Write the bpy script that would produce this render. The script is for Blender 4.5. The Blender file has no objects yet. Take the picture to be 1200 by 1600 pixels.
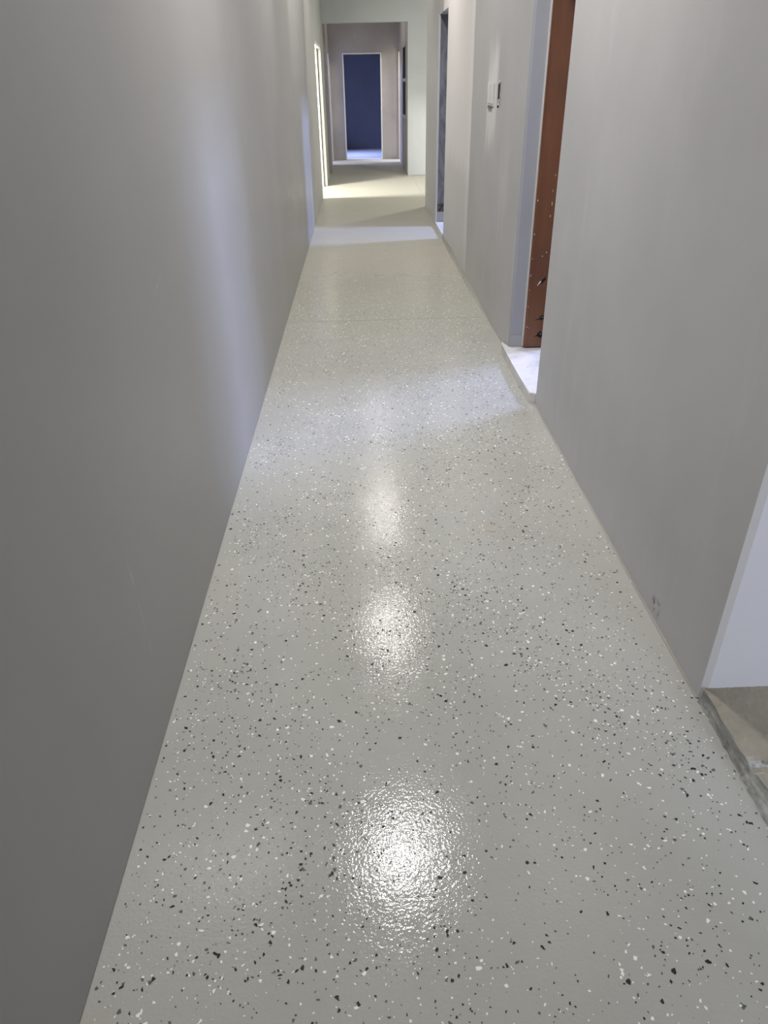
import bpy, bmesh, math, random
import numpy as np
from mathutils import Vector, Matrix

random.seed(7)
SC = bpy.context.scene
COL = SC.collection

# ------------------------------------------------------------------ camera
H = 1.55
RIGHT = (0.9993116722749464, -0.03242579960360524, -0.01802079840397907)
DOWN = (-0.03226328294592614, -0.5199014296155982, -0.8536167665042718)
FWD = (0.018310167355901793, 0.8536106085351354, -0.5205897297946577)
cd = bpy.data.cameras.new('camera')
cam = bpy.data.objects.new('camera', cd)
COL.objects.link(cam)
cam.matrix_world = Matrix((
    (RIGHT[0], -DOWN[0], -FWD[0], 0.0),
    (RIGHT[1], -DOWN[1], -FWD[1], 0.0),
    (RIGHT[2], -DOWN[2], -FWD[2], H),
    (0, 0, 0, 1)))
cd.sensor_fit = 'HORIZONTAL'
cd.sensor_width = 36.0
cd.lens = 1097.754 / 1200 * 36.0
cd.clip_start = 0.02
SC.camera = cam

# ------------------------------------------------------------------ world, exposure
w = bpy.data.worlds.new('sky')
SC.world = w
w.use_nodes = True
bg = w.node_tree.nodes['Background']
bg.inputs[0].default_value = (0.52, 0.62, 1.0, 1)
bg.inputs[1].default_value = 1.0
SC.view_settings.view_transform = 'Standard'
SC.view_settings.look = 'None'
SC.view_settings.gamma = 1.0
SC.view_settings.use_curve_mapping = False
SC.view_settings.exposure = 0.4


# ------------------------------------------------------------------ lamps and daylight
def area(name, loc, target, power, color, size, size_y=None, shape='DISK', spread=180):
    l = bpy.data.lights.new(name, 'AREA')
    l.energy = power
    l.color = color
    l.shape = shape
    l.size = size
    if size_y:
        l.size_y = size_y
    l.spread = math.radians(spread)
    o = bpy.data.objects.new(name, l)
    COL.objects.link(o)
    o.location = loc
    d = Vector(target) - Vector(loc)
    o.rotation_euler = d.to_track_quat('-Z', 'Y').to_euler()
    return o


CEIL = 3.5
NEUTRAL = (1.0, 0.972, 0.945)
WARM = (1.0, 0.955, 0.89)
BLUE = (0.47, 0.55, 1.0)
for lx, ly, pw, lc in ((-0.35, 0.7, 15, NEUTRAL), (0.15, 3.2, 35, NEUTRAL), (0.155, 5.75, 20, NEUTRAL), (0.155, 8.1, 23, WARM), (0.16, 10.7, 9, WARM)):  # first entry is an added fill over the near end; others are ceiling lamps
    area('corridor_lamp_and_fill', (lx, ly, CEIL - 0.03), (lx, ly, 0), pw, lc, 0.28, None, 'DISK', 140)
# daylight falling through the open tops of the yards behind the doorways
area('yard_daylight', (4.5, 5.35, 3.5), (0.4, 3.7, 0.2), 110, BLUE, 0.75, 0.75, 'RECTANGLE')
area('yard_daylight', (4.5, 6.2, 3.5), (0.4, 3.7, 0.2), 100, BLUE, 0.75, 0.75, 'RECTANGLE')
area('yard_daylight', (3.9, 9.13, 3.35), (0.1, 8.9, 0.2), 190, (0.40, 0.50, 1.0), 0.45, 0.45, 'RECTANGLE')
area('room_daylight', (2.2, -2.0, 1.25), (1.3, 1.4, 0.7), 64, (0.78, 0.83, 1.0), 1.2, 1.2, 'RECTANGLE')
# side branch, the lit room opposite it, the end of the passage
area('branch_lamp', (2.3, 12.75, CEIL - 0.05), (2.3, 12.75, 0), 58, (1.0, 0.985, 0.93), 0.25)
area('room_lamp', (-2.5, 12.1, 2.8), (-0.5, 12.8, 0.0), 270, (1.0, 0.985, 0.92), 0.6)
area('end_lamp', (2.4, 18.45, 2.3), (0.5, 18.45, 0.0), 65, (1.0, 0.97, 0.88), 0.35)
area('end_daylight', (-2.3, 18.2, 2.4), (-0.5, 18.35, 0.0), 70, BLUE, 0.4)
area('dark_room_daylight', (-1.6, 20.2, 2.7), (0.1, 20.0, 0.0), 45, (0.42, 0.50, 1.0), 0.5, None, 'DISK', 70)
area('passage_fill', (0.14, 16.6, CEIL - 0.04), (0.14, 16.6, 0), 10, WARM, 0.25)  # fill added behind the header to brighten the end walls


# ------------------------------------------------------------------ materials
def lin(c):
    return tuple((x / 255 / 12.92) if x / 255 <= 0.04045 else ((x / 255 + 0.055) / 1.055) ** 2.4 for x in c)


class NT:
    def __init__(self, name):
        self.m = bpy.data.materials.new(name)
        self.m.use_nodes = True
        self.t = self.m.node_tree
        self.p = self.t.nodes['Principled BSDF']
        self.tc = self.t.nodes.new('ShaderNodeTexCoord')
        self.obj = self.tc.outputs['Object']

    def link(self, a, b):
        self.t.links.new(a, b)

    def mapping(self, scale=(1, 1, 1), loc=(0, 0, 0)):
        n = self.t.nodes.new('ShaderNodeMapping')
        n.inputs['Scale'].default_value = scale
        n.inputs['Location'].default_value = loc
        self.link(self.obj, n.inputs['Vector'])
        return n.outputs[0]

    def noise(self, scale, detail=4, rough=0.55, vec=None, dist=0.0):
        n = self.t.nodes.new('ShaderNodeTexNoise')
        n.inputs['Scale'].default_value = scale
        n.inputs['Detail'].default_value = detail
        n.inputs['Roughness'].default_value = rough
        n.inputs['Distortion'].default_value = dist
        self.link(vec if vec is not None else self.obj, n.inputs['Vector'])
        return n.outputs['Fac']

    def ramp(self, fac, lo, hi, a=0.0, b=1.0):
        n = self.t.nodes.new('ShaderNodeMapRange')
        n.interpolation_type = 'SMOOTHSTEP'
        n.inputs['From Min'].default_value = lo
        n.inputs['From Max'].default_value = hi
        n.inputs['To Min'].default_value = a
        n.inputs['To Max'].default_value = b
        self.link(fac, n.inputs['Value'])
        return n.outputs[0]

    def math(self, op, a, b=None):
        n = self.t.nodes.new('ShaderNodeMath')
        n.operation = op
        for i, x in enumerate((a, b)):
            if x is None:
                continue
            if isinstance(x, (int, float)):
                n.inputs[i].default_value = x
            else:
                self.link(x, n.inputs[i])
        return n.outputs[0]

    def mix(self, fac, a, b):
        n = self.t.nodes.new('ShaderNodeMix')
        n.data_type = 'RGBA'
        for i, x in ((0, fac), (6, a), (7, b)):
            if isinstance(x, tuple):
                n.inputs[i].default_value = (*x, 1)
            elif isinstance(x, (int, float)):
                n.inputs[i].default_value = x
            else:
                self.link(x, n.inputs[i])
        return n.outputs[2]

    def xyz(self):
        n = self.t.nodes.new('ShaderNodeSeparateXYZ')
        self.link(self.obj, n.inputs[0])
        return n.outputs

    def out(self, col, rough=0.6, spec=0.5, bump=None, strength=0.3, dist=0.002, metal=0.0):
        for k, x in (('Base Color', col), ('Roughness', rough)):
            if isinstance(x, tuple):
                self.p.inputs[k].default_value = (*x, 1)
            elif isinstance(x, (int, float)):
                self.p.inputs[k].default_value = x
            else:
                self.link(x, self.p.inputs[k])
        self.p.inputs['Specular IOR Level'].default_value = spec
        self.p.inputs['Metallic'].default_value = metal
        if bump is not None:
            b = self.t.nodes.new('ShaderNodeBump')
            b.inputs['Strength'].default_value = strength
            b.inputs['Distance'].default_value = dist
            self.link(bump, b.inputs['Height'])
            self.link(b.outputs[0], self.p.inputs['Normal'])
        return self.m


def scale(c, k):
    return tuple(x * k for x in c)


def plaster(name, base, rough=0.6, spec=0.35, var=0.10, dust=0.25, strength=0.12):
    t = NT(name)
    big = t.noise(0.9, 5, 0.6)
    streak = t.noise(1.0, 5, 0.65, t.mapping((5.0, 5.0, 0.7)))
    fine = t.noise(2.6, 6, 0.7, t.mapping((1, 1, 0.5), (3, 1, 2)))
    c = t.mix(t.ramp(big, 0.32, 0.68), scale(base, 1 - var), scale(base, 1 + var))
    c = t.mix(t.ramp(streak, 0.55, 0.8, 0, dust), c, scale(base, 1.35))
    c = t.mix(t.ramp(fine, 0.62, 0.75, 0, dust), c, scale(base, 1.28))
    b = t.noise(160, 4, 0.6)
    return t, c, b, dict(rough=rough, spec=spec, strength=strength, dist=0.001)


def plaster_mat(name, base, **kw):
    t, c, b, k = plaster(name, base, **kw)
    return t.out(c, k['rough'], k['spec'], b, k['strength'], k['dist'])


def box_mask(t, ax, c, half, soft, wob=None):
    """1 inside |coord - c| < half, fading over soft; wob shifts the edge."""
    d = t.math('ABSOLUTE', t.math('SUBTRACT', ax, c))
    if wob is not None:
        d = t.math('ADD', d, wob)
    return t.ramp(d, half, half + soft, 1.0, 0.0)


# left wall: satin grey paint
def left_wall_mat():
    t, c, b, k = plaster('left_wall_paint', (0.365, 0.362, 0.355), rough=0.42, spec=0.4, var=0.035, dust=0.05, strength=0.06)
    x, y, z = t.xyz()
    wob = t.math('MULTIPLY', t.math('SUBTRACT', t.noise(7, 4, 0.6), 0.5), 0.03)
    brk = t.ramp(t.noise(14, 4, 0.7), 0.40, 0.62)
    for (y0, z0), (y1, z1), wd, amt in SCRATCHES:
        ln = math.hypot(y1 - y0, z1 - z0)
        dy, dz = (y1 - y0) / ln, (z1 - z0) / ln
        py = t.math('SUBTRACT', y, y0)
        pz = t.math('SUBTRACT', z, z0)
        along = t.math('ADD', t.math('MULTIPLY', py, dy), t.math('MULTIPLY', pz, dz))
        off = t.math('ADD', t.math('SUBTRACT', t.math('MULTIPLY', py, dz), t.math('MULTIPLY', pz, dy)), wob)
        m = t.math('MULTIPLY', t.ramp(t.math('ABSOLUTE', off), 0.0, wd, 1, 0), box_mask(t, along, ln / 2, ln / 2 - 0.04, 0.06))
        c = t.mix(t.math('MULTIPLY', t.math('MULTIPLY', m, brk), amt), c, (0.62, 0.62, 0.61))
    return t.out(c, k['rough'], k['spec'], b, k['strength'], k['dist'])


# faint scratches: (Y, Z) from, (Y, Z) to, half width, strength
SCRATCHES = (((1.415, 0.58), (1.43, 0.22), 0.008, 0.30), ((4.00, 1.87), (4.09, 1.47), 0.010, 0.5), ((4.09, 1.47), (4.26, 1.23), 0.008, 0.35),
             ((2.03, 1.03), (2.16, 1.08), 0.008, 0.3), ((2.62, 1.02), (2.64, 0.92), 0.006, 0.3), ((1.345, 0.67), (1.40, 0.57), 0.012, 0.15))
M_LEFT = left_wall_mat()
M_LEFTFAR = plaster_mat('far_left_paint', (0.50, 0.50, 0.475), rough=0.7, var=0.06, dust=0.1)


def right_wall_mat():
    base = (0.465, 0.462, 0.462)
    t, c, b, k = plaster('right_wall_paint', base, rough=0.55, spec=0.35, var=0.06, dust=0.24)
    x, y, z = t.xyz()
    # lighter undercoat between the far doorway and Y = 6.65, ragged towards the floor
    n = t.noise(9, 4, 0.6, t.mapping((1, 1, 0.35)))
    wz = t.math('MULTIPLY', t.math('SUBTRACT', n, 0.5), 0.5)
    up = t.ramp(t.math('ADD', z, wz), 0.75, 1.0, 0.55, 1.0)
    wy = t.math('MULTIPLY', t.math('SUBTRACT', t.noise(5, 3, 0.6), 0.5), 0.07)
    yy = t.math('ADD', y, wy)
    pan = t.math('MULTIPLY', t.ramp(yy, 6.63, 6.66), t.ramp(yy, 11.3, 11.0))
    pan = t.math('MULTIPLY', pan, t.ramp(y, 9.1, 9.0))
    c = t.mix(t.math('MULTIPLY', pan, up), c, (0.76, 0.735, 0.72))
    lip = t.math('MULTIPLY', t.ramp(yy, 6.63, 6.66), t.ramp(yy, 6.86, 6.80))
    c = t.mix(t.math('MULTIPLY', lip, t.math('MULTIPLY', up, 0.5)), c, (0.82, 0.80, 0.785))
    # plaster smears around the switch boxes
    sm = t.noise(1.0, 5, 0.65, t.mapping((1, 14, 1.1)))
    wob = t.math('MULTIPLY', t.math('SUBTRACT', sm, 0.5), 0.95)
    zone = t.math('MULTIPLY', box_mask(t, y, 5.66, 0.14, 0.12), box_mask(t, z, 1.46, 0.14, 0.26, wob))
    c = t.mix(t.math('MULTIPLY', zone, 0.8), c, (0.74, 0.73, 0.72))
    sm2 = t.noise(1.0, 5, 0.7, t.mapping((1, 9, 1.0), (4, 2, 5)))
    wob2 = t.math('MULTIPLY', t.math('SUBTRACT', sm2, 0.5), 1.6)
    zone2 = t.math('MULTIPLY', box_mask(t, y, 5.02, 0.06, 0.18), box_mask(t, z, 0.98, 0.02, 0.45, wob2))
    c = t.mix(t.math('MULTIPLY', zone2, 0.35), c, (0.62, 0.62, 0.63))
    # dust along the foot of the wall
    foot = t.ramp(t.math('ADD', z, t.math('MULTIPLY', n, 0.3)), 0.12, 0.5, 0.68, 0.0)
    c = t.mix(foot, c, (0.57, 0.565, 0.575))
    # smear of dirt near the corner
    sp = t.noise(40, 4, 0.7)
    dz = t.math('MULTIPLY', box_mask(t, y, 1.80, 0.01, 0.04), box_mask(t, z, 0.05, 0.01, 0.03))
    c = t.mix(t.math('MULTIPLY', dz, t.ramp(sp, 0.45, 0.6)), c, (0.12, 0.12, 0.13))
    return t.out(c, k['rough'], k['spec'], b, k['strength'], k['dist'])


M_RIGHT = right_wall_mat()
M_REVEAL = plaster_mat('reveal_paint', (0.56, 0.56, 0.56), rough=0.6, var=0.03, dust=0.05)
M_JAMB = plaster_mat('door_reveal_paint', (0.37, 0.38, 0.41), rough=0.6, var=0.04, dust=0.06)
M_BEAD = plaster_mat('corner_bead_plaster', (0.68, 0.68, 0.68), rough=0.6, var=0.03, dust=0.1)
M_HEADER = plaster_mat('pale_plaster', (0.50, 0.52, 0.53), rough=0.75, var=0.05, dust=0.1)
M_END = plaster_mat('end_wall_plaster', (0.44, 0.415, 0.39), rough=0.8, var=0.13, dust=0.2)
M_CEIL = plaster_mat('ceiling_paint', (0.62, 0.62, 0.60), rough=0.8, var=0.03, dust=0.05)
M_ROOM_SHADE = plaster_mat('room_wall_blue_shade', (0.27, 0.28, 0.33), rough=0.7, var=0.06, dust=0.06)  # deep blue shade of the room mixed into its wall colour
M_YARD = plaster_mat('yard_plaster', (0.30, 0.30, 0.30), rough=0.8)
M_TILE = plaster_mat('pale_tile', (0.40, 0.40, 0.415), rough=0.35, spec=0.5, var=0.06, dust=0.1, strength=0.04)
M_WHITE = plaster_mat('white_plaster', (0.72, 0.70, 0.68), rough=0.65, var=0.08, dust=0.1)
M_WHITEFRAME = plaster_mat('white_frame_paint', (0.78, 0.78, 0.74), rough=0.5, var=0.03, dust=0.0)
M_DARK = NT('recess_shade_and_gouge').out((0.02, 0.018, 0.016), 0.8, 0.2)  # near-black colour for gouges and for shade painted over holes


def rough_jamb_mat():
    t = NT('raw_render_plaster')
    x, y, z = t.xyz()
    a = t.noise(3.0, 6, 0.7, t.mapping((3, 3, 1.2)), 0.8)
    c = t.mix(t.ramp(a, 0.3, 0.7), (0.15, 0.153, 0.165), (0.30, 0.305, 0.325))
    d = t.noise(30, 5, 0.7)
    c = t.mix(t.math('MULTIPLY', t.ramp(t.math('ADD', z, t.math('MULTIPLY', d, 0.06)), 0.285, 0.30, 1, 0), 0.9),
              c, t.mix(t.ramp(d, 0.45, 0.6), (0.035, 0.028, 0.02), (0.16, 0.14, 0.11)))
    return t.out(c, 0.9, 0.2, t.noise(60, 5, 0.7), 0.6, 0.004)


M_RAW = rough_jamb_mat()


def brown_mat():
    t = NT('brown_door_paint')
    x, y, z = t.xyz()
    g = t.noise(1.0, 5, 0.6, t.mapping((40, 40, 2.0)))
    base = t.mix(t.ramp(g, 0.3, 0.7), (0.16, 0.067, 0.030), (0.20, 0.085, 0.038))
    up = t.noise(1.6, 4, 0.6)
    base = t.mix(t.ramp(up, 0.45, 0.7, 0, 0.5), base, (0.12, 0.052, 0.028))
    return t.out(base, 0.38, 0.5, g, 0.08, 0.001)


M_BROWN = brown_mat()


def marble_mat():
    t = NT('pale_marble')
    a = t.noise(4, 6, 0.65, None, 1.2)
    c = t.mix(t.ramp(a, 0.35, 0.7), (0.70, 0.69, 0.67), (0.52, 0.51, 0.50))
    d = t.noise(11, 5, 0.7)
    c = t.mix(t.ramp(d, 0.6, 0.75, 0, 0.5), c, (0.40, 0.39, 0.36))
    return t.out(c, 0.35, 0.5, t.noise(70, 3), 0.1, 0.001)


M_MARBLE = marble_mat()


def concrete_mat():
    t = NT('rough_concrete')
    a = t.noise(5, 6, 0.65)
    c = t.mix(t.ramp(a, 0.3, 0.7), (0.20, 0.183, 0.145), (0.29, 0.265, 0.215))
    s = t.noise(1.0, 6, 0.7, t.mapping((50, 9, 50)))
    geo = t.t.nodes.new('ShaderNodeNewGeometry')
    sep = t.t.nodes.new('ShaderNodeSeparateXYZ')
    t.link(geo.outputs['True Normal'], sep.inputs[0])
    side = t.ramp(sep.outputs[2], 0.8, 0.98, 1, 0)
    c2 = t.mix(t.ramp(s, 0.35, 0.65), (0.22, 0.225, 0.215), (0.42, 0.425, 0.41))
    c = t.mix(side, c, c2)
    return t.out(c, 0.8, 0.3, t.noise(90, 5, 0.7), 0.4, 0.003)


M_CONC = concrete_mat()


def floor_mat():
    t = NT('grey_epoxy')
    a = t.noise(1.3, 5, 0.6)
    c = t.mix(t.ramp(a, 0.3, 0.7), (0.365, 0.367, 0.342), (0.405, 0.407, 0.380))
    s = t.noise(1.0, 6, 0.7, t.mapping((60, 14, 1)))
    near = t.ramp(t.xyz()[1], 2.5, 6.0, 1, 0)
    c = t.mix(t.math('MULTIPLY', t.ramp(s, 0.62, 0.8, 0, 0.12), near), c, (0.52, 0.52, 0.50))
    st = t.noise(2.1, 4, 0.6, t.mapping((1, 0.8, 1), (5, 3, 0)))
    c = t.mix(t.ramp(st, 0.63, 0.78, 0, 0.35), c, (0.38, 0.33, 0.265))
    x, y, z = t.xyz()
    c = t.mix(t.ramp(y, 3.0, 7.5, 0, 1), c, t.mix(0.85, c, (0.40, 0.385, 0.322)))  # warm lamp light on the far floor painted in as a yellower tint
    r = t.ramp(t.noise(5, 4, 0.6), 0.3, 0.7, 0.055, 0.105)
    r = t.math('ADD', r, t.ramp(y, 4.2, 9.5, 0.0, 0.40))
    b1 = t.noise(130, 2, 0.5)
    b2 = t.noise(28, 3, 0.5)
    b3 = t.noise(4, 3, 0.5)
    h = t.math('ADD', t.math('MULTIPLY', b1, 0.6), t.math('MULTIPLY', b2, 0.5))
    h = t.math('ADD', h, t.math('MULTIPLY', b3, 0.8))
    m = t.out(c, r, 0.26, h, 0.5, 0.0019)
    bn = [n for n in t.t.nodes if n.type == 'BUMP'][0]
    t.link(t.ramp(y, 4.0, 8.0, 0.5, 0.0), bn.inputs['Strength'])
    return m


M_FLOOR = floor_mat()
M_FLOORFAR = M_FLOOR


def flake(name, c):
    return NT(name).out(c, 0.45, 0.12)


M_FDARK = flake('charcoal_flake', (0.028, 0.030, 0.030))
M_FMID = flake('mid_grey_flake', (0.11, 0.115, 0.112))
M_FWHITE = flake('white_flake', (0.80, 0.80, 0.77))
M_RIM = plaster_mat('crumbling_rim', (0.42, 0.41, 0.40), rough=0.8, var=0.25, dust=0.4)
M_COVE = plaster_mat('cove_mortar', (0.33, 0.325, 0.29), rough=0.7, var=0.15, dust=0.3, strength=0.5)
M_ALU = NT('grey_aluminium').out((0.55, 0.55, 0.55), 0.35, 0.5, metal=0.6)
M_BOLT = NT('dull_bolt').out((0.12, 0.11, 0.10), 0.6, 0.4)
M_GLASS = NT('dark_window_screen').out((0.012, 0.012, 0.012), 0.7, 0.1)


# ------------------------------------------------------------------ mesh helpers
def link_mesh(name, bm, mats, parent=None):
    me = bpy.data.meshes.new(name)
    bmesh.ops.recalc_face_normals(bm, faces=bm.faces[:])
    bm.to_mesh(me)
    bm.free()
    for m in (mats if isinstance(mats, (list, tuple)) else [mats]):
        me.materials.append(m)
    o = bpy.data.objects.new(name, me)
    COL.objects.link(o)
    if parent is not None:
        o.parent = parent
        o.matrix_parent_inverse = Matrix.Translation(parent.location).inverted()
    return o


def tag(o, label, cat, kind=None, group=None):
    o['label'] = label
    o['category'] = cat
    if kind:
        o['kind'] = kind
    if group:
        o['group'] = group
    return o


def empty(name, loc):
    o = bpy.data.objects.new(name, None)
    o.location = loc
    o.empty_display_size = 0.1
    COL.objects.link(o)
    return o


def add_box(bm, x0, x1, y0, y1, z0, z1, mi=0, bevel=0.0):
    vs = [bm.verts.new((x, y, z)) for z in (z0, z1) for y in (y0, y1) for x in (x0, x1)]
    fs = [bm.faces.new([vs[i] for i in f]) for f in
          ((0, 2, 3, 1), (4, 5, 7, 6), (0, 1, 5, 4), (2, 6, 7, 3), (0, 4, 6, 2), (1, 3, 7, 5))]
    for f in fs:
        f.material_index = mi
    if bevel:
        es = list({e for f in fs for e in f.edges})
        bmesh.ops.bevel(bm, geom=es, offset=bevel, segments=2, affect='EDGES')
    return fs


def box(name, x0, x1, y0, y1, z0, z1, m, parent=None, bevel=0.0):
    bm = bmesh.new()
    add_box(bm, x0, x1, y0, y1, z0, z1, 0, bevel)
    return link_mesh(name, bm, m, parent)


def add_prism(bm, pts, z0, z1, mis=None):
    """Vertical prism over a polygon; mis gives each side's material index."""
    a = [bm.verts.new((x, y, z0)) for x, y in pts]
    b = [bm.verts.new((x, y, z1)) for x, y in pts]
    n = len(pts)
    bm.faces.new(a[::-1])
    bm.faces.new(b)
    for i in range(n):
        f = bm.faces.new((a[i], a[(i + 1) % n], b[(i + 1) % n], b[i]))
        if mis:
            f.material_index = mis[i]


# ------------------------------------------------------------------ setting: floor, ceiling, walls
L, R = -0.598, 0.935
G = 0.004                      # hairline gap at the foot of the walls
JOINT = 5.375

FL = box('floor', -0.80, 1.0, -3.0, JOINT - 0.001, -0.06, 0.0, M_FLOOR)
tag(FL, 'glossy grey epoxy floor with black and white flakes, nearest slab', 'floor', 'structure')
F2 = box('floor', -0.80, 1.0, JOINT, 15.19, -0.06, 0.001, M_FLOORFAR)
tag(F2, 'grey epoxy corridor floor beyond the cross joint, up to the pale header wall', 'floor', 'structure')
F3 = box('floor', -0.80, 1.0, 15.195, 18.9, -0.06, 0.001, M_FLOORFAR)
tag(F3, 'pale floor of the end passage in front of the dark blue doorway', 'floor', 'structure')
o = box('floor', 1.003, 4.2, 11.10, 15.25, -0.06, 0.0, M_FLOORFAR)
tag(o, 'brightly lit floor of the side branch behind the wall corner', 'floor', 'structure')
o = box('floor', -3.4, -0.803, 11.6, 14.6, -0.06, 0.0, M_FLOORFAR)
tag(o, 'floor of the bright room behind the white door jamb', 'floor', 'structure')
o = box('floor', -2.4, 2.4, 18.902, 22.2, -0.06, 0.0, plaster_mat('blue_room_floor', (0.42, 0.42, 0.43), rough=0.5, var=0.06))
tag(o, 'bluish floor inside the dark room at the end', 'floor', 'structure')

o = box('ceiling', -0.80, 1.1, -3.0, 18.9, CEIL, CEIL + 0.1, M_CEIL)
tag(o, 'pale corridor ceiling above the frame', 'ceiling', 'structure')


def left_wall():
    """Near left wall: slightly wavy, its far end leaning into the corridor."""
    bm = bmesh.new()
    ys = np.concatenate([np.arange(-3.0, 9.24, 0.06), [9.25]])
    zs = np.concatenate([[G], np.linspace(0.1, CEIL, 26)])
    rows = []
    for y in ys:
        row = []
        for z in zs:
            k = max(0.0, min(1.0, (y - 7.9) / 1.35))
            k = k * k * (3 - 2 * k)
            lean = 0.055 * k * min(z, 2.5) / 2.1
            amp = min(1.0, max(0.0, (z - 0.1) / 1.6)) * min(1.0, max(0.15, (y - 1.0) / 4.0))
            wave = 0.0042 * math.sin(y * 5.1 + 0.7 + 0.3 * z) + 0.0028 * math.sin(y * 8.3 + 2.0) + 0.003 * math.sin(y * 2.2 + z)
            row.append(bm.verts.new((L + lean + amp * 1.7 * wave, y, z)))
        rows.append(row)
    for i in range(len(rows) - 1):
        for j in range(len(zs) - 1):
            bm.faces.new((rows[i][j], rows[i + 1][j], rows[i + 1][j + 1], rows[i][j + 1]))
    # thickness behind
    back = []
    for i in (0, len(rows) - 1):
        back.append([bm.verts.new((L - 0.15, ys[i], z)) for z in (zs[0], zs[-1])])
    bm.faces.new((back[0][0], back[0][1], back[1][1], back[1][0]))
    def cap(vs):
        bm.faces.new([bm.verts.new(v.co) for v in vs])
    for i, b in ((0, back[0]), (len(rows) - 1, back[1])):
        cap(rows[i] + [b[1], b[0]])
    cap([r[-1] for r in rows] + [back[1][1], back[0][1]])
    cap([r[0] for r in rows] + [back[1][0], back[0][0]])
    o = link_mesh('wall_left', bm, M_LEFT)
    for p in o.data.polygons:
        p.use_smooth = len(p.vertices) == 4 and abs(p.normal.x) > 0.9 and p.center.x > L - 0.1
    return o


tag(left_wall(), 'long smooth grey painted corridor wall with faint scratches, nearest one', 'wall', 'structure')

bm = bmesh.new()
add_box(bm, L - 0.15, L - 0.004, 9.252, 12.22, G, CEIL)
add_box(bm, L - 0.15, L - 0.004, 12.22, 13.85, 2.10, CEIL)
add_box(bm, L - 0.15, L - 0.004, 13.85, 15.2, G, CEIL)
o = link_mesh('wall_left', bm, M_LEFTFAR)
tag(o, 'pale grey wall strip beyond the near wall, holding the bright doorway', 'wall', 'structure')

bm = bmesh.new()
add_box(bm, L - 0.17, L - 0.02, 15.35, 17.75, G, CEIL)
add_box(bm, L - 0.17, L - 0.02, 17.75, 18.55, 2.15, CEIL)
add_box(bm, L - 0.17, L - 0.02, 18.55, 18.8, G, CEIL)
add_box(bm, L - 0.02, L + 0.03, 15.9, 16.2, G, CEIL)
o = link_mesh('wall_left', bm, M_END)
tag(o, 'shadowed wall of the end passage opposite the dark window', 'wall', 'structure')


def right_wall():
    """Three wall lengths and the lintels between them, arrises eased at the openings."""
    bm = bmesh.new()
    T = 1.16
    e = 0.014
    # near length, its end face looking at the camera
    def seg(y0, y1, ease0, ease1, m0=1, m1=1, me=2):
        pts, mi = [], []
        if ease0:
            pts += [(R, y0 + e), (R + e, y0)]
            mi += [me, m0]
        else:
            pts += [(R, y0)]
            mi += [m0]
        pts += [(T, y0), (T, y1)]
        mi += [1, m1]
        if ease1:
            pts += [(R + e, y1), (R, y1 - e)]
            mi += [2, 0]
        else:
            pts += [(R, y1)]
            mi += [0]
        add_prism(bm, pts, G, CEIL, mi)
    seg(1.425, 3.65, True, True, 4)
    seg(4.475, 8.60, True, True, 1, 1, 1)
    seg(9.46, 11.12, True, True, 3, 1, 1)
    add_box(bm, R, T, 3.65, 4.475, 2.20, CEIL, 0)
    add_box(bm, R, T, 8.60, 9.46, 2.19, CEIL, 0)
    # wall above the near opening and behind the photographer
    add_box(bm, R, T, 0.25, 1.425, 2.30, CEIL, 0)
    add_box(bm, R, T, -3.0, 0.25, G, CEIL, 0)
    return link_mesh('wall_right', bm, [M_RIGHT, M_JAMB, M_BEAD, M_RAW, M_REVEAL])


tag(right_wall(), 'long scuffed grey plaster wall with three door openings', 'wall', 'structure')

# wall of the near side room: the lavender face seen beside the corner
o = box('wall_right', 1.16, 3.6, 1.427, 1.60, 0.04, CEIL, M_REVEAL)
tag(o, 'smooth bluish white wall face inside the nearest opening', 'wall', 'structure')
bm = bmesh.new()
add_box(bm, 3.6, 3.7, -2.8, 1.6, 0.0, CEIL)
add_box(bm, 1.16, 3.6, -2.8, -2.7, 0.0, CEIL)
o = link_mesh('wall_right', bm, M_REVEAL)
tag(o, 'outer walls of the side room behind the nearest opening', 'wall', 'structure')
o = box('ceiling', 1.10, 3.7, -2.8, 1.6, CEIL, CEIL + 0.1, M_CEIL)
tag(o, 'ceiling of the side room behind the nearest opening', 'ceiling', 'structure')
o = box('floor', 1.36, 3.6, -2.7, 1.427, 0.0, 0.055, M_CONC)
tag(o, 'bare concrete floor of the side room behind the nearest opening', 'floor', 'structure')

# yards behind the two far doorways
bm = bmesh.new()
add_box(bm, 5.6, 5.7, 1.62, 11.0, 0.0, 3.9)
add_box(bm, 1.16, 5.6, 1.62, 1.72, 0.0, 3.9)
add_box(bm, 1.16, 5.6, 10.98, 11.08, 0.0, 3.9)
add_box(bm, 1.16, 5.6, 6.95, 7.05, 0.0, 3.9)
o = link_mesh('wall_right', bm, M_YARD)
tag(o, 'rendered walls of the yards behind the brown door frame', 'wall', 'structure')
o = box('floor', 1.165, 5.6, 1.72, 10.98, -0.06, 0.03, M_CONC)
tag(o, 'concrete ground of the yards behind the two doorways', 'floor', 'structure')

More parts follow.
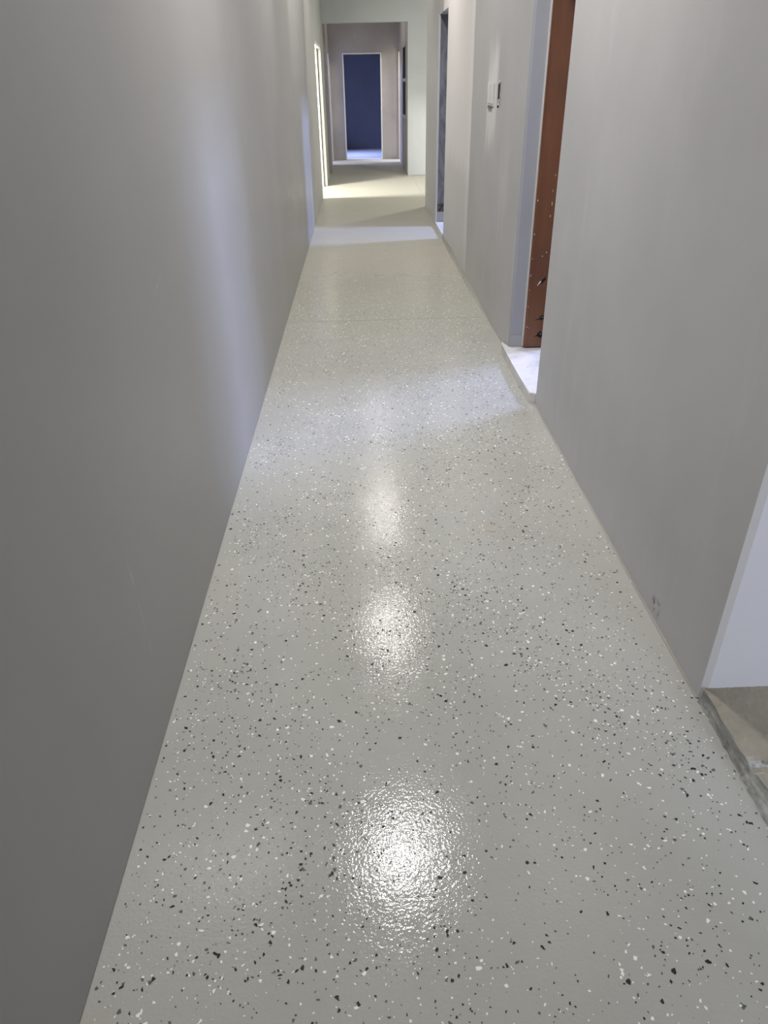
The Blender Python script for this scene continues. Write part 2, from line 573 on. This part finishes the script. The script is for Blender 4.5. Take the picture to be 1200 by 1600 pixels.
# wall facing the camera with the wide opening, and the branch
bm = bmesh.new()
add_box(bm, L - 0.15, R, 15.2, 15.35, 2.485, CEIL)
add_box(bm, R, 4.2, 15.2, 15.35, G, CEIL)
o = link_mesh('wall_back', bm, M_HEADER)
tag(o, 'pale wall and header across the corridor framing the wide end opening', 'wall', 'structure')
bm = bmesh.new()
add_box(bm, 4.2, 4.3, 11.0, 15.35, 0, CEIL)
add_box(bm, 1.16, 4.2, 11.10, 11.12, 0, CEIL)
o = link_mesh('wall_back', bm, M_HEADER)
tag(o, 'walls of the lit side branch, hidden behind the corner', 'wall', 'structure')
o = box('ceiling', 1.10, 4.3, 11.1, 15.35, CEIL, CEIL + 0.1, M_CEIL)
tag(o, 'ceiling of the lit side branch', 'ceiling', 'structure')

# bright room on the left
bm = bmesh.new()
add_box(bm, -3.5, -3.4, 11.5, 14.7, 0, CEIL)
add_box(bm, -3.4, L - 0.15, 11.5, 11.6, 0, CEIL)
add_box(bm, -3.4, L - 0.15, 14.6, 14.7, 0, CEIL)
o = link_mesh('wall_left', bm, M_WHITE)
tag(o, 'white walls of the bright room behind the jamb', 'wall', 'structure')
o = box('ceiling', -3.5, L - 0.15, 11.5, 14.7, CEIL, CEIL + 0.1, M_CEIL)
tag(o, 'ceiling of the bright room behind the jamb', 'ceiling', 'structure')

# end passage
bm = bmesh.new()
add_box(bm, R, R + 0.15, 15.35, 15.80, G, CEIL)
add_box(bm, R, R + 0.15, 15.80, 16.95, G, 0.95)
add_box(bm, R, R + 0.15, 15.80, 16.95, 2.20, CEIL)
add_box(bm, R, R + 0.15, 16.95, 18.10, G, CEIL)
add_box(bm, R, R + 0.15, 18.10, 18.74, 2.15, CEIL)
add_box(bm, R, R + 0.15, 18.74, 18.8, G, CEIL)
o = link_mesh('wall_right', bm, M_END)
tag(o, 'grey wall of the end passage holding the dark window', 'wall', 'structure')
bm = bmesh.new()
add_box(bm, L - 0.17, -0.30, 18.8, 18.95, G, CEIL)
add_box(bm, 0.535, R + 0.15, 18.8, 18.95, G, CEIL)
add_box(bm, -0.30, 0.535, 18.8, 18.95, 2.12, CEIL)
o = link_mesh('wall_back', bm, M_END)
tag(o, 'warm grey plaster wall around the dark blue doorway', 'wall', 'structure')
bm = bmesh.new()
add_box(bm, -2.4, 2.4, 22.1, 22.2, 0, 2.9)
add_box(bm, -2.4, -2.3, 18.95, 22.1, 0, 2.9)
add_box(bm, 2.3, 2.4, 18.95, 22.1, 0, 2.9)
add_box(bm, -2.4, 2.4, 18.95, 22.2, 2.9, 3.0)
o = link_mesh('wall_back', bm, M_ROOM_SHADE)
tag(o, 'walls of the dark room through the end doorway, tinted with its blue shade', 'wall', 'structure')
# little lobbies that light the end passage from both sides
for sx, nm in ((1, 'right'), (-1, 'left')):
    bm = bmesh.new()
    xa, xb = (R + 0.15, 3.2) if sx > 0 else (-3.2, L - 0.17)
    add_box(bm, xa, xb, 17.1, 17.2, 0, CEIL)
    add_box(bm, xa, xb, 18.8, 18.9, 0, CEIL)
    xe = xb if sx > 0 else xa - 0.1
    add_box(bm, xe, xe + 0.1, 17.1, 18.9, 0, CEIL)
    add_box(bm, xa, xb, 17.2, 18.8, CEIL, CEIL + 0.1)
    add_box(bm, xa, xb, 17.2, 18.8, -0.06, 0)
    o = link_mesh('wall_' + nm, bm, M_WHITE)
    tag(o, 'white lobby behind the ' + ('bright' if sx > 0 else 'bluish') + ' doorway beside the end wall', 'wall', 'structure')
o = box('wall_front', -0.8, 1.1, -3.1, -3.0, 0, CEIL, M_HEADER)
tag(o, 'plain wall closing the corridor behind the photographer', 'wall', 'structure')

# casing of the dark blue doorway
d = tag(empty('door_1', (0.118, 18.8, 0)), 'tall doorway to a dark blue room at the corridor end', 'doorway', 'structure')
for x0, x1 in ((-0.322, -0.298), (0.533, 0.557)):
    box('casing', x0, x1, 18.785, 18.955, 0.004, 2.12, M_WHITEFRAME, d)
box('head_casing', -0.322, 0.557, 18.785, 18.955, 2.12, 2.145, M_WHITEFRAME, d)
box('threshold', -0.298, 0.533, 18.79, 18.955, 0.0, 0.018, M_WHITEFRAME, d)

# white rebated frame of the bright doorway on the left
d = tag(empty('door_2', (L - 0.05, 13.85, 0)), 'white rebated door frame catching bright light beside the far wall strip', 'doorway', 'structure')
box('jamb', L - 0.036, L + 0.010, 13.79, 13.86, 0.002, 2.06, M_WHITEFRAME, d, 0.004)
box('jamb', L - 0.15, L - 0.050, 13.74, 13.86, 0.002, 2.06, M_WHITEFRAME, d, 0.004)
box('rebate', L - 0.051, L - 0.035, 13.845, 13.86, 0.002, 2.06, M_COVE, d)
box('head', L - 0.15, L + 0.006, 12.22, 13.86, 2.06, 2.10, M_WHITEFRAME, d, 0.003)

# ------------------------------------------------------------------ brown door frame in the second opening
YJ = 4.475
d = tag(empty('door_3', (1.09, 4.06, 0.06)), 'chipped brown painted door frame set back in the plastered opening', 'door frame', 'structure')
bm = bmesh.new()
add_box(bm, 1.027, 1.21, YJ - 0.038, YJ - 0.001, 0.066, 2.16, 0, 0.003)
add_box(bm, 1.15, 1.21, YJ - 0.055, YJ - 0.037, 0.066, 2.16, 0, 0.002)
link_mesh('jamb', bm, M_BROWN, d)
bm = bmesh.new()
add_box(bm, 1.027, 1.21, 3.651, 3.688, 0.066, 2.16, 0, 0.003)
link_mesh('jamb', bm, M_BROWN, d)
box('head', 1.027, 1.21, 3.651, YJ - 0.001, 2.16, 2.198, M_BROWN, d, 0.003)
box('edge_bead', 1.0195, 1.0275, YJ - 0.016, YJ - 0.0005, 0.066, 2.16, M_BEAD, d)
YF = YJ - 0.0385


def blotch(name, pts, m, y, parent, t=0.004):
    bm = bmesh.new()
    a = [bm.verts.new((x, y, z)) for x, z in pts]
    b = [bm.verts.new((x, y + t, z)) for x, z in pts]
    n = len(pts)
    bm.faces.new(a)
    bm.faces.new(b[::-1])
    for i in range(n):
        bm.faces.new((a[i], b[i], b[(i + 1) % n], a[(i + 1) % n]))
    return link_mesh(name, bm, m, parent)


def ragged(cx, cz, rx, rz, n=9, j=0.4):
    return [(cx + rx * math.cos(a) * random.uniform(1 - j, 1 + j), cz + rz * math.sin(a) * random.uniform(1 - j, 1 + j))
            for a in [2 * math.pi * i / n for i in range(n)]]


for cx, cz, rx, rz in ((1.128, 0.258, 0.020, 0.016), (1.128, 0.150, 0.020, 0.020)):
    h = blotch('hinge_recess_shade', ragged(cx, cz, rx, rz), M_DARK, YF - 0.001, d)  # flat dark patch painted as the shade in the hinge hole
    blotch('recess_shade_tail', [(cx - 0.045, cz - 0.016), (cx - 0.012, cz - 0.010), (cx - 0.01, cz - 0.003)], M_DARK, YF - 0.001, d)
    blotch('bolt_head', ragged(cx + 0.002, cz + 0.003, 0.006, 0.006, 7, 0.2), M_BOLT, YF - 0.0025, h, 0.002)
blotch('gouge', [(1.085, 0.462), (1.100, 0.486), (1.128, 0.512), (1.128, 0.493), (1.108, 0.472)], M_DARK, YF - 0.001, d)
blotch('paint_chip', [(1.078, 0.455), (1.102, 0.480), (1.098, 0.488), (1.088, 0.478)], M_WHITE, YF - 0.0015, d)
for cx, cz, rx, rz in ((1.116, 0.655, .008, .006), (1.094, 0.634, .009, .007), (1.034, 0.76, .004, .012), (1.033, 0.52, .004, .012),
                       (1.036, 0.43, .004, .008), (1.034, 0.33, .004, .010), (1.038, 0.20, .006, .005), (1.052, 0.193, .003, .003),
                       (1.036, 0.95, .005, .012), (1.034, 0.62, .003, .008), (1.118, 0.86, .004, .014), (1.121, 0.93, .004, .018),
                       (1.119, 1.0, .003, .012), (1.126, 1.08, .003, .010)):
    blotch('paint_chip', ragged(cx, cz, rx * 0.45, rz * 0.5, 7, 0.5), M_WHITE, YF - 0.0012, d)
# tile skirting on the two door reveals
o = box('skirting_tile', 0.945, 1.022, YJ - 0.007, YJ + 0.003, 0.060, 0.134, M_TILE, d, 0.0015)
o['label'] = 'pale skirting tile at the foot of the reveal'

# marble sill
bm = bmesh.new()
pts = [(0.905, 3.672), (0.936, 3.655), (1.16, 3.655), (1.16, 4.472), (0.936, 4.472), (0.912, 4.60), (0.902, 4.52), (0.899, 4.2), (0.901, 3.9)]
add_prism(bm, pts, 0.0005, 0.060)
bmesh.ops.bevel(bm, geom=[e for e in bm.edges if min(v.co.z for v in e.verts) > 0.05], offset=0.004, segments=2, affect='EDGES')
o = link_mesh('trim_1', bm, M_MARBLE)
tag(o, 'white marble door sill below the brown frame', 'sill', 'structure')

# third opening: tile and sill
bm = bmesh.new()
add_prism(bm, [(0.925, 8.61), (1.16, 8.61), (1.16, 9.455), (0.925, 9.455)], 0.0005, 0.050)
o = link_mesh('trim_2', bm, M_MARBLE)
tag(o, 'pale sill of the far opening with raw plaster reveal', 'sill', 'structure')
d = tag(empty('door_4', (1.05, 9.03, 0.05)), 'far door opening with raw grey plaster reveal and pale foot tile', 'doorway', 'structure')
box('skirting_tile', 0.945, 1.12, 9.450, 9.462, 0.052, 0.165, M_TILE, d, 0.0015)
box('bead', 0.930, 0.948, 9.455, 9.472, 0.01, 2.19, M_BEAD, d)
bm = bmesh.new()
add_box(bm, 1.10, 1.20, 9.40, 9.459, 0.05, 2.19)
add_box(bm, 1.10, 1.20, 8.601, 8.64, 0.05, 2.19)
add_box(bm, 1.10, 1.20, 8.64, 9.40, 2.15, 2.19)
link_mesh('frame', bm, M_BROWN, d)


# ------------------------------------------------------------------ rough cove along the foot of the right wall
def cove(name, y0, y1, h, dpt, seed):
    rnd = random.Random(seed)
    bm = bmesh.new()
    n = max(4, int((y1 - y0) / 0.06))
    rows = []
    ph = [rnd.uniform(0, 6) for _ in range(4)]
    for i in range(n + 1):
        y = y0 + (y1 - y0) * i / n
        k = 1 + 0.18 * math.sin(y * 4 + ph[0]) + 0.10 * math.sin(y * 11 + ph[1]) + rnd.uniform(-.12, .12)
        grow = min(1.0, max(0.12, (y - 5.0) / 1.3)) if y1 > 5 else 1.0
        hh = h * max(0.35, k) * grow
        dd = dpt * (0.4 + 0.6 * grow) * max(0.4, 1 + 0.15 * math.sin(y * 4 + ph[2]) + rnd.uniform(-.12, .12))
        rows.append([bm.verts.new((R + 0.004, y, hh)), bm.verts.new((R - dd * 0.35, y, hh * 0.45)),
                     bm.verts.new((R - dd, y, 0.002)), bm.verts.new((R + 0.004, y, 0.002))])
    for a, b in zip(rows, rows[1:]):
        for j in range(4):
            bm.faces.new((a[j], a[(j + 1) % 4], b[(j + 1) % 4], b[j]))
    bm.faces.new(rows[0])
    bm.faces.new(rows[-1][::-1])
    return link_mesh(name, bm, M_COVE)


o = cove('baseboard_right', 4.62, 8.60, 0.05, 0.022, 3)
tag(o, 'ragged mortar fillet along the wall foot between the two sills', 'fillet', 'structure')
o = cove('baseboard_right', 1.44, 3.65, 0.007, 0.005, 8)
tag(o, 'hairline paint fillet at the foot of the near scuffed wall', 'fillet', 'structure')


# ------------------------------------------------------------------ broken concrete step of the nearest opening
def step():
    rnd = np.random.default_rng(4)
    xs = np.linspace(0.0, 0.43, 44)
    ys = np.arange(0.25, 1.4251, 0.0125)
    X0 = R + 0.002
    EDGE = (0.050, 0.040, 0.027, 0.010, 0.002, 0.002, 0.001)
    bm = bmesh.new()
    top = []
    for y in ys:
        edge = float(np.interp(y, (0.25, 0.9, 1.07, 1.16, 1.23, 1.33, 1.42), EDGE)) + 0.0015 * math.sin(y * 61)
        broken = 1.0 / (1.0 + math.exp((y - 1.178 - 0.006 * math.sin(y * 90)) / 0.004))
        row = []
        for x in xs:
            z = 0.055 - 0.004 * max(0.0, 1 - x / 0.012)
            if broken > 0.01:
                notch = math.exp(-((y - 1.158) / 0.016) ** 2) * max(0.0, 1 - x / 0.10)
                z -= broken * (0.004 + 0.016 * notch + 0.0022 * abs(float(rnd.normal())) * max(0.2, 1 - x / 0.2))
            z += 0.0004 * float(rnd.normal())
            row.append(bm.verts.new((X0 + edge * (1 - x / 0.43) + x, y, z)))
        top.append(row)
    for a, b in zip(top, top[1:]):
        for j in range(len(xs) - 1):
            bm.faces.new((a[j], a[j + 1], b[j + 1], b[j]))
    foot = []
    for y, row in zip(ys, top):
        foot.append(bm.verts.new((X0 - 0.004 + 0.002 * float(rnd.normal()), y, 0.001)))
    mid = []
    for y, row in zip(ys, top):
        mid.append(bm.verts.new((row[0].co.x * 0.6 + X0 * 0.4 + 0.0012 * float(rnd.normal()), y, row[0].co.z * 0.55)))
    for i in range(len(ys) - 1):
        bm.faces.new((foot[i], foot[i + 1], mid[i + 1], mid[i]))
        bm.faces.new((mid[i], mid[i + 1], top[i + 1][0], top[i][0]))
    return link_mesh('trim_3', bm, M_CONC)


o = step()
tag(o, 'broken concrete step at the nearest opening below the bluish wall', 'step', 'structure')
st = o
bm = bmesh.new()
pts = [(0.985, 1.156), (1.02, 1.150), (1.05, 1.158), (1.047, 1.163), (1.015, 1.158)]
add_prism(bm, pts, 0.050, 0.060)
link_mesh('plaster_shard', bm, M_WHITE, st)

# ------------------------------------------------------------------ switch boxes on the right wall
d = tag(empty('switch_box', (R, 5.68, 1.47)), 'plastered-over pale double switch box with white smears around it', 'switch box')
bm = bmesh.new()
add_box(bm, R - 0.005, R + 0.004, 5.545, 5.82, 1.400, 1.545, 0, 0.003)
link_mesh('back_plate', bm, M_WHITE, d)
for y0, y1 in ((5.565, 5.675), (5.700, 5.805)):
    box('panel', R - 0.0085, R - 0.004, y0, y1, 1.415, 1.535, M_WHITE, d, 0.003)
box('knockout', R - 0.0070, R - 0.002, 5.64, 5.79, 1.385, 1.405, plaster_mat('knockout_grey', (0.16, 0.15, 0.15)), d)

d = tag(empty('switch_hole', (R, 5.35, 1.48)), 'open dark switch hole with crumbling rim beside the plastered box', 'switch hole')
bm = bmesh.new()
rnd = random.Random(2)
n = 22
ring_o, ring_i = [], []
for i in range(n):
    a = 2 * math.pi * i / n
    ca, sa = math.cos(a), math.sin(a)
    s = 1 / max(abs(ca), abs(sa))
    ring_o.append((R + 0.001, 5.355 + 0.058 * ca * s * rnd.uniform(.95, 1.2), 1.488 + 0.066 * sa * s * rnd.uniform(.95, 1.15)))
    ring_i.append((R - 0.007 + rnd.uniform(-.002, .002), 5.355 + 0.045 * ca * s * rnd.uniform(.85, 1.05), 1.488 + 0.053 * sa * s * rnd.uniform(.85, 1.05)))
vo = [bm.verts.new(p) for p in ring_o]
vi = [bm.verts.new(p) for p in ring_i]
vb = [bm.verts.new((R - 0.0015, p[1], p[2])) for p in ring_i]
for i in range(n):
    j = (i + 1) % n
    bm.faces.new((vo[i], vo[j], vi[j], vi[i]))
    bm.faces.new((vi[i], vi[j], vb[j], vb[i]))
link_mesh('rim', bm, M_RIM, d)
box('recess_shade', R - 0.0035, R + 0.003, 5.308, 5.395, 1.435, 1.547, M_DARK, d)  # dark block on the wall face, painted as the shade inside the hole
for zz in (1.405, 1.418, 1.442):
    blob = bmesh.new()
    bmesh.ops.create_icosphere(blob, subdivisions=1, radius=0.009, matrix=Matrix.Translation((R - 0.002, 5.36 + rnd.uniform(-.03, .03), zz)))
    link_mesh('crumb', blob, M_DARK if zz < 1.41 else M_WHITE, d)

# ------------------------------------------------------------------ window on the end passage's wall
d = tag(empty('window_1', (R, 16.37, 0.95)), 'narrow seen dark window with grey metal frame in the end passage', 'window', 'structure')
bm = bmesh.new()
add_box(bm, R - 0.006, R + 0.05, 15.80, 15.85, 0.95, 2.20)
add_box(bm, R - 0.006, R + 0.05, 16.90, 16.95, 0.95, 2.20)
add_box(bm, R - 0.006, R + 0.05, 15.85, 16.90, 0.95, 1.00)
add_box(bm, R - 0.006, R + 0.05, 15.85, 16.90, 2.15, 2.20)
link_mesh('frame', bm, M_ALU, d)
box('transom', R - 0.008, R + 0.045, 15.85, 16.90, 1.575, 1.63, M_ALU, d)
for z0, z1 in ((1.0, 1.575), (1.63, 2.15)):
    box('pane', R + 0.006, R + 0.012, 15.85, 16.90, z0, z1, M_GLASS, d)


# ------------------------------------------------------------------ epoxy flakes: tens of thousands of real chips
def flakes(name, parent, y0, y1, dens, seed, z):
    r = np.random.default_rng(seed)
    n = int((R - L) * (y1 - y0) * dens)
    cx = r.uniform(L + 0.01, R - 0.006, n)
    cy = r.uniform(y0, y1, n)
    # gentle clumping
    f = np.zeros(n)
    for _ in range(10):
        kx, ky = r.normal(0, 7, 2)
        f += np.sin(kx * cx + ky * cy + r.uniform(0, 6.3))
    keep = r.uniform(0, 1, n) < np.clip(0.60 + 0.075 * f, 0.25, 1.0)
    keep &= ~((cx > 0.84) & (r.uniform(0, 1, n) < 0.45))
    keep &= ~((cx < -0.55) & (r.uniform(0, 1, n) < 0.35))
    keep &= r.uniform(0, 1, n) < np.clip((9.0 - cy) / 3.6, 0, 1)
    cx, cy = cx[keep], cy[keep]
    n = len(cx)
    rad = np.clip(0.00275 * np.exp(r.normal(0, 0.42, n)), 0.0011, 0.0066)
    kind = r.choice(3, n, p=[0.40, 0.18, 0.42])
    k = 5
    ang = (np.arange(k)[None, :] + r.uniform(-0.42, 0.42, (n, k))) * 2 * np.pi / k + r.uniform(0, 6.3, (n, 1))
    rr = rad[:, None] * r.uniform(0.55, 1.3, (n, k))
    asp = r.uniform(0.45, 1.0, n)[:, None]
    th = r.uniform(0, np.pi, n)[:, None]
    u = rr * np.cos(ang)
    v = rr * np.sin(ang) * asp
    co = np.zeros((n, k, 3), np.float32)
    co[:, :, 0] = cx[:, None] + u * np.cos(th) - v * np.sin(th)
    co[:, :, 1] = cy[:, None] + u * np.sin(th) + v * np.cos(th)
    co[:, :, 2] = z + r.uniform(0, 0.00025, n)[:, None]
    me = bpy.data.meshes.new(name)
    me.vertices.add(n * k)
    me.vertices.foreach_set('co', co.ravel())
    me.loops.add(n * k)
    me.loops.foreach_set('vertex_index', np.arange(n * k, dtype=np.int32))
    me.polygons.add(n)
    me.polygons.foreach_set('loop_start', np.arange(0, n * k, k, dtype=np.int32))
    for m in (M_FDARK, M_FMID, M_FWHITE):
        me.materials.append(m)
    me.polygons.foreach_set('material_index', kind.astype(np.int32))
    me.update(calc_edges=True)
    me.validate()
    o = bpy.data.objects.new(name, me)
    COL.objects.link(o)
    o.parent = parent
    o['kind'] = 'stuff'
    return o


flakes('flakes', FL, 0.2, JOINT - 0.01, 4700, 1, 0.0003)
flakes('flakes', F2, JOINT + 0.005, 9.0, 4700, 2, 0.0013)
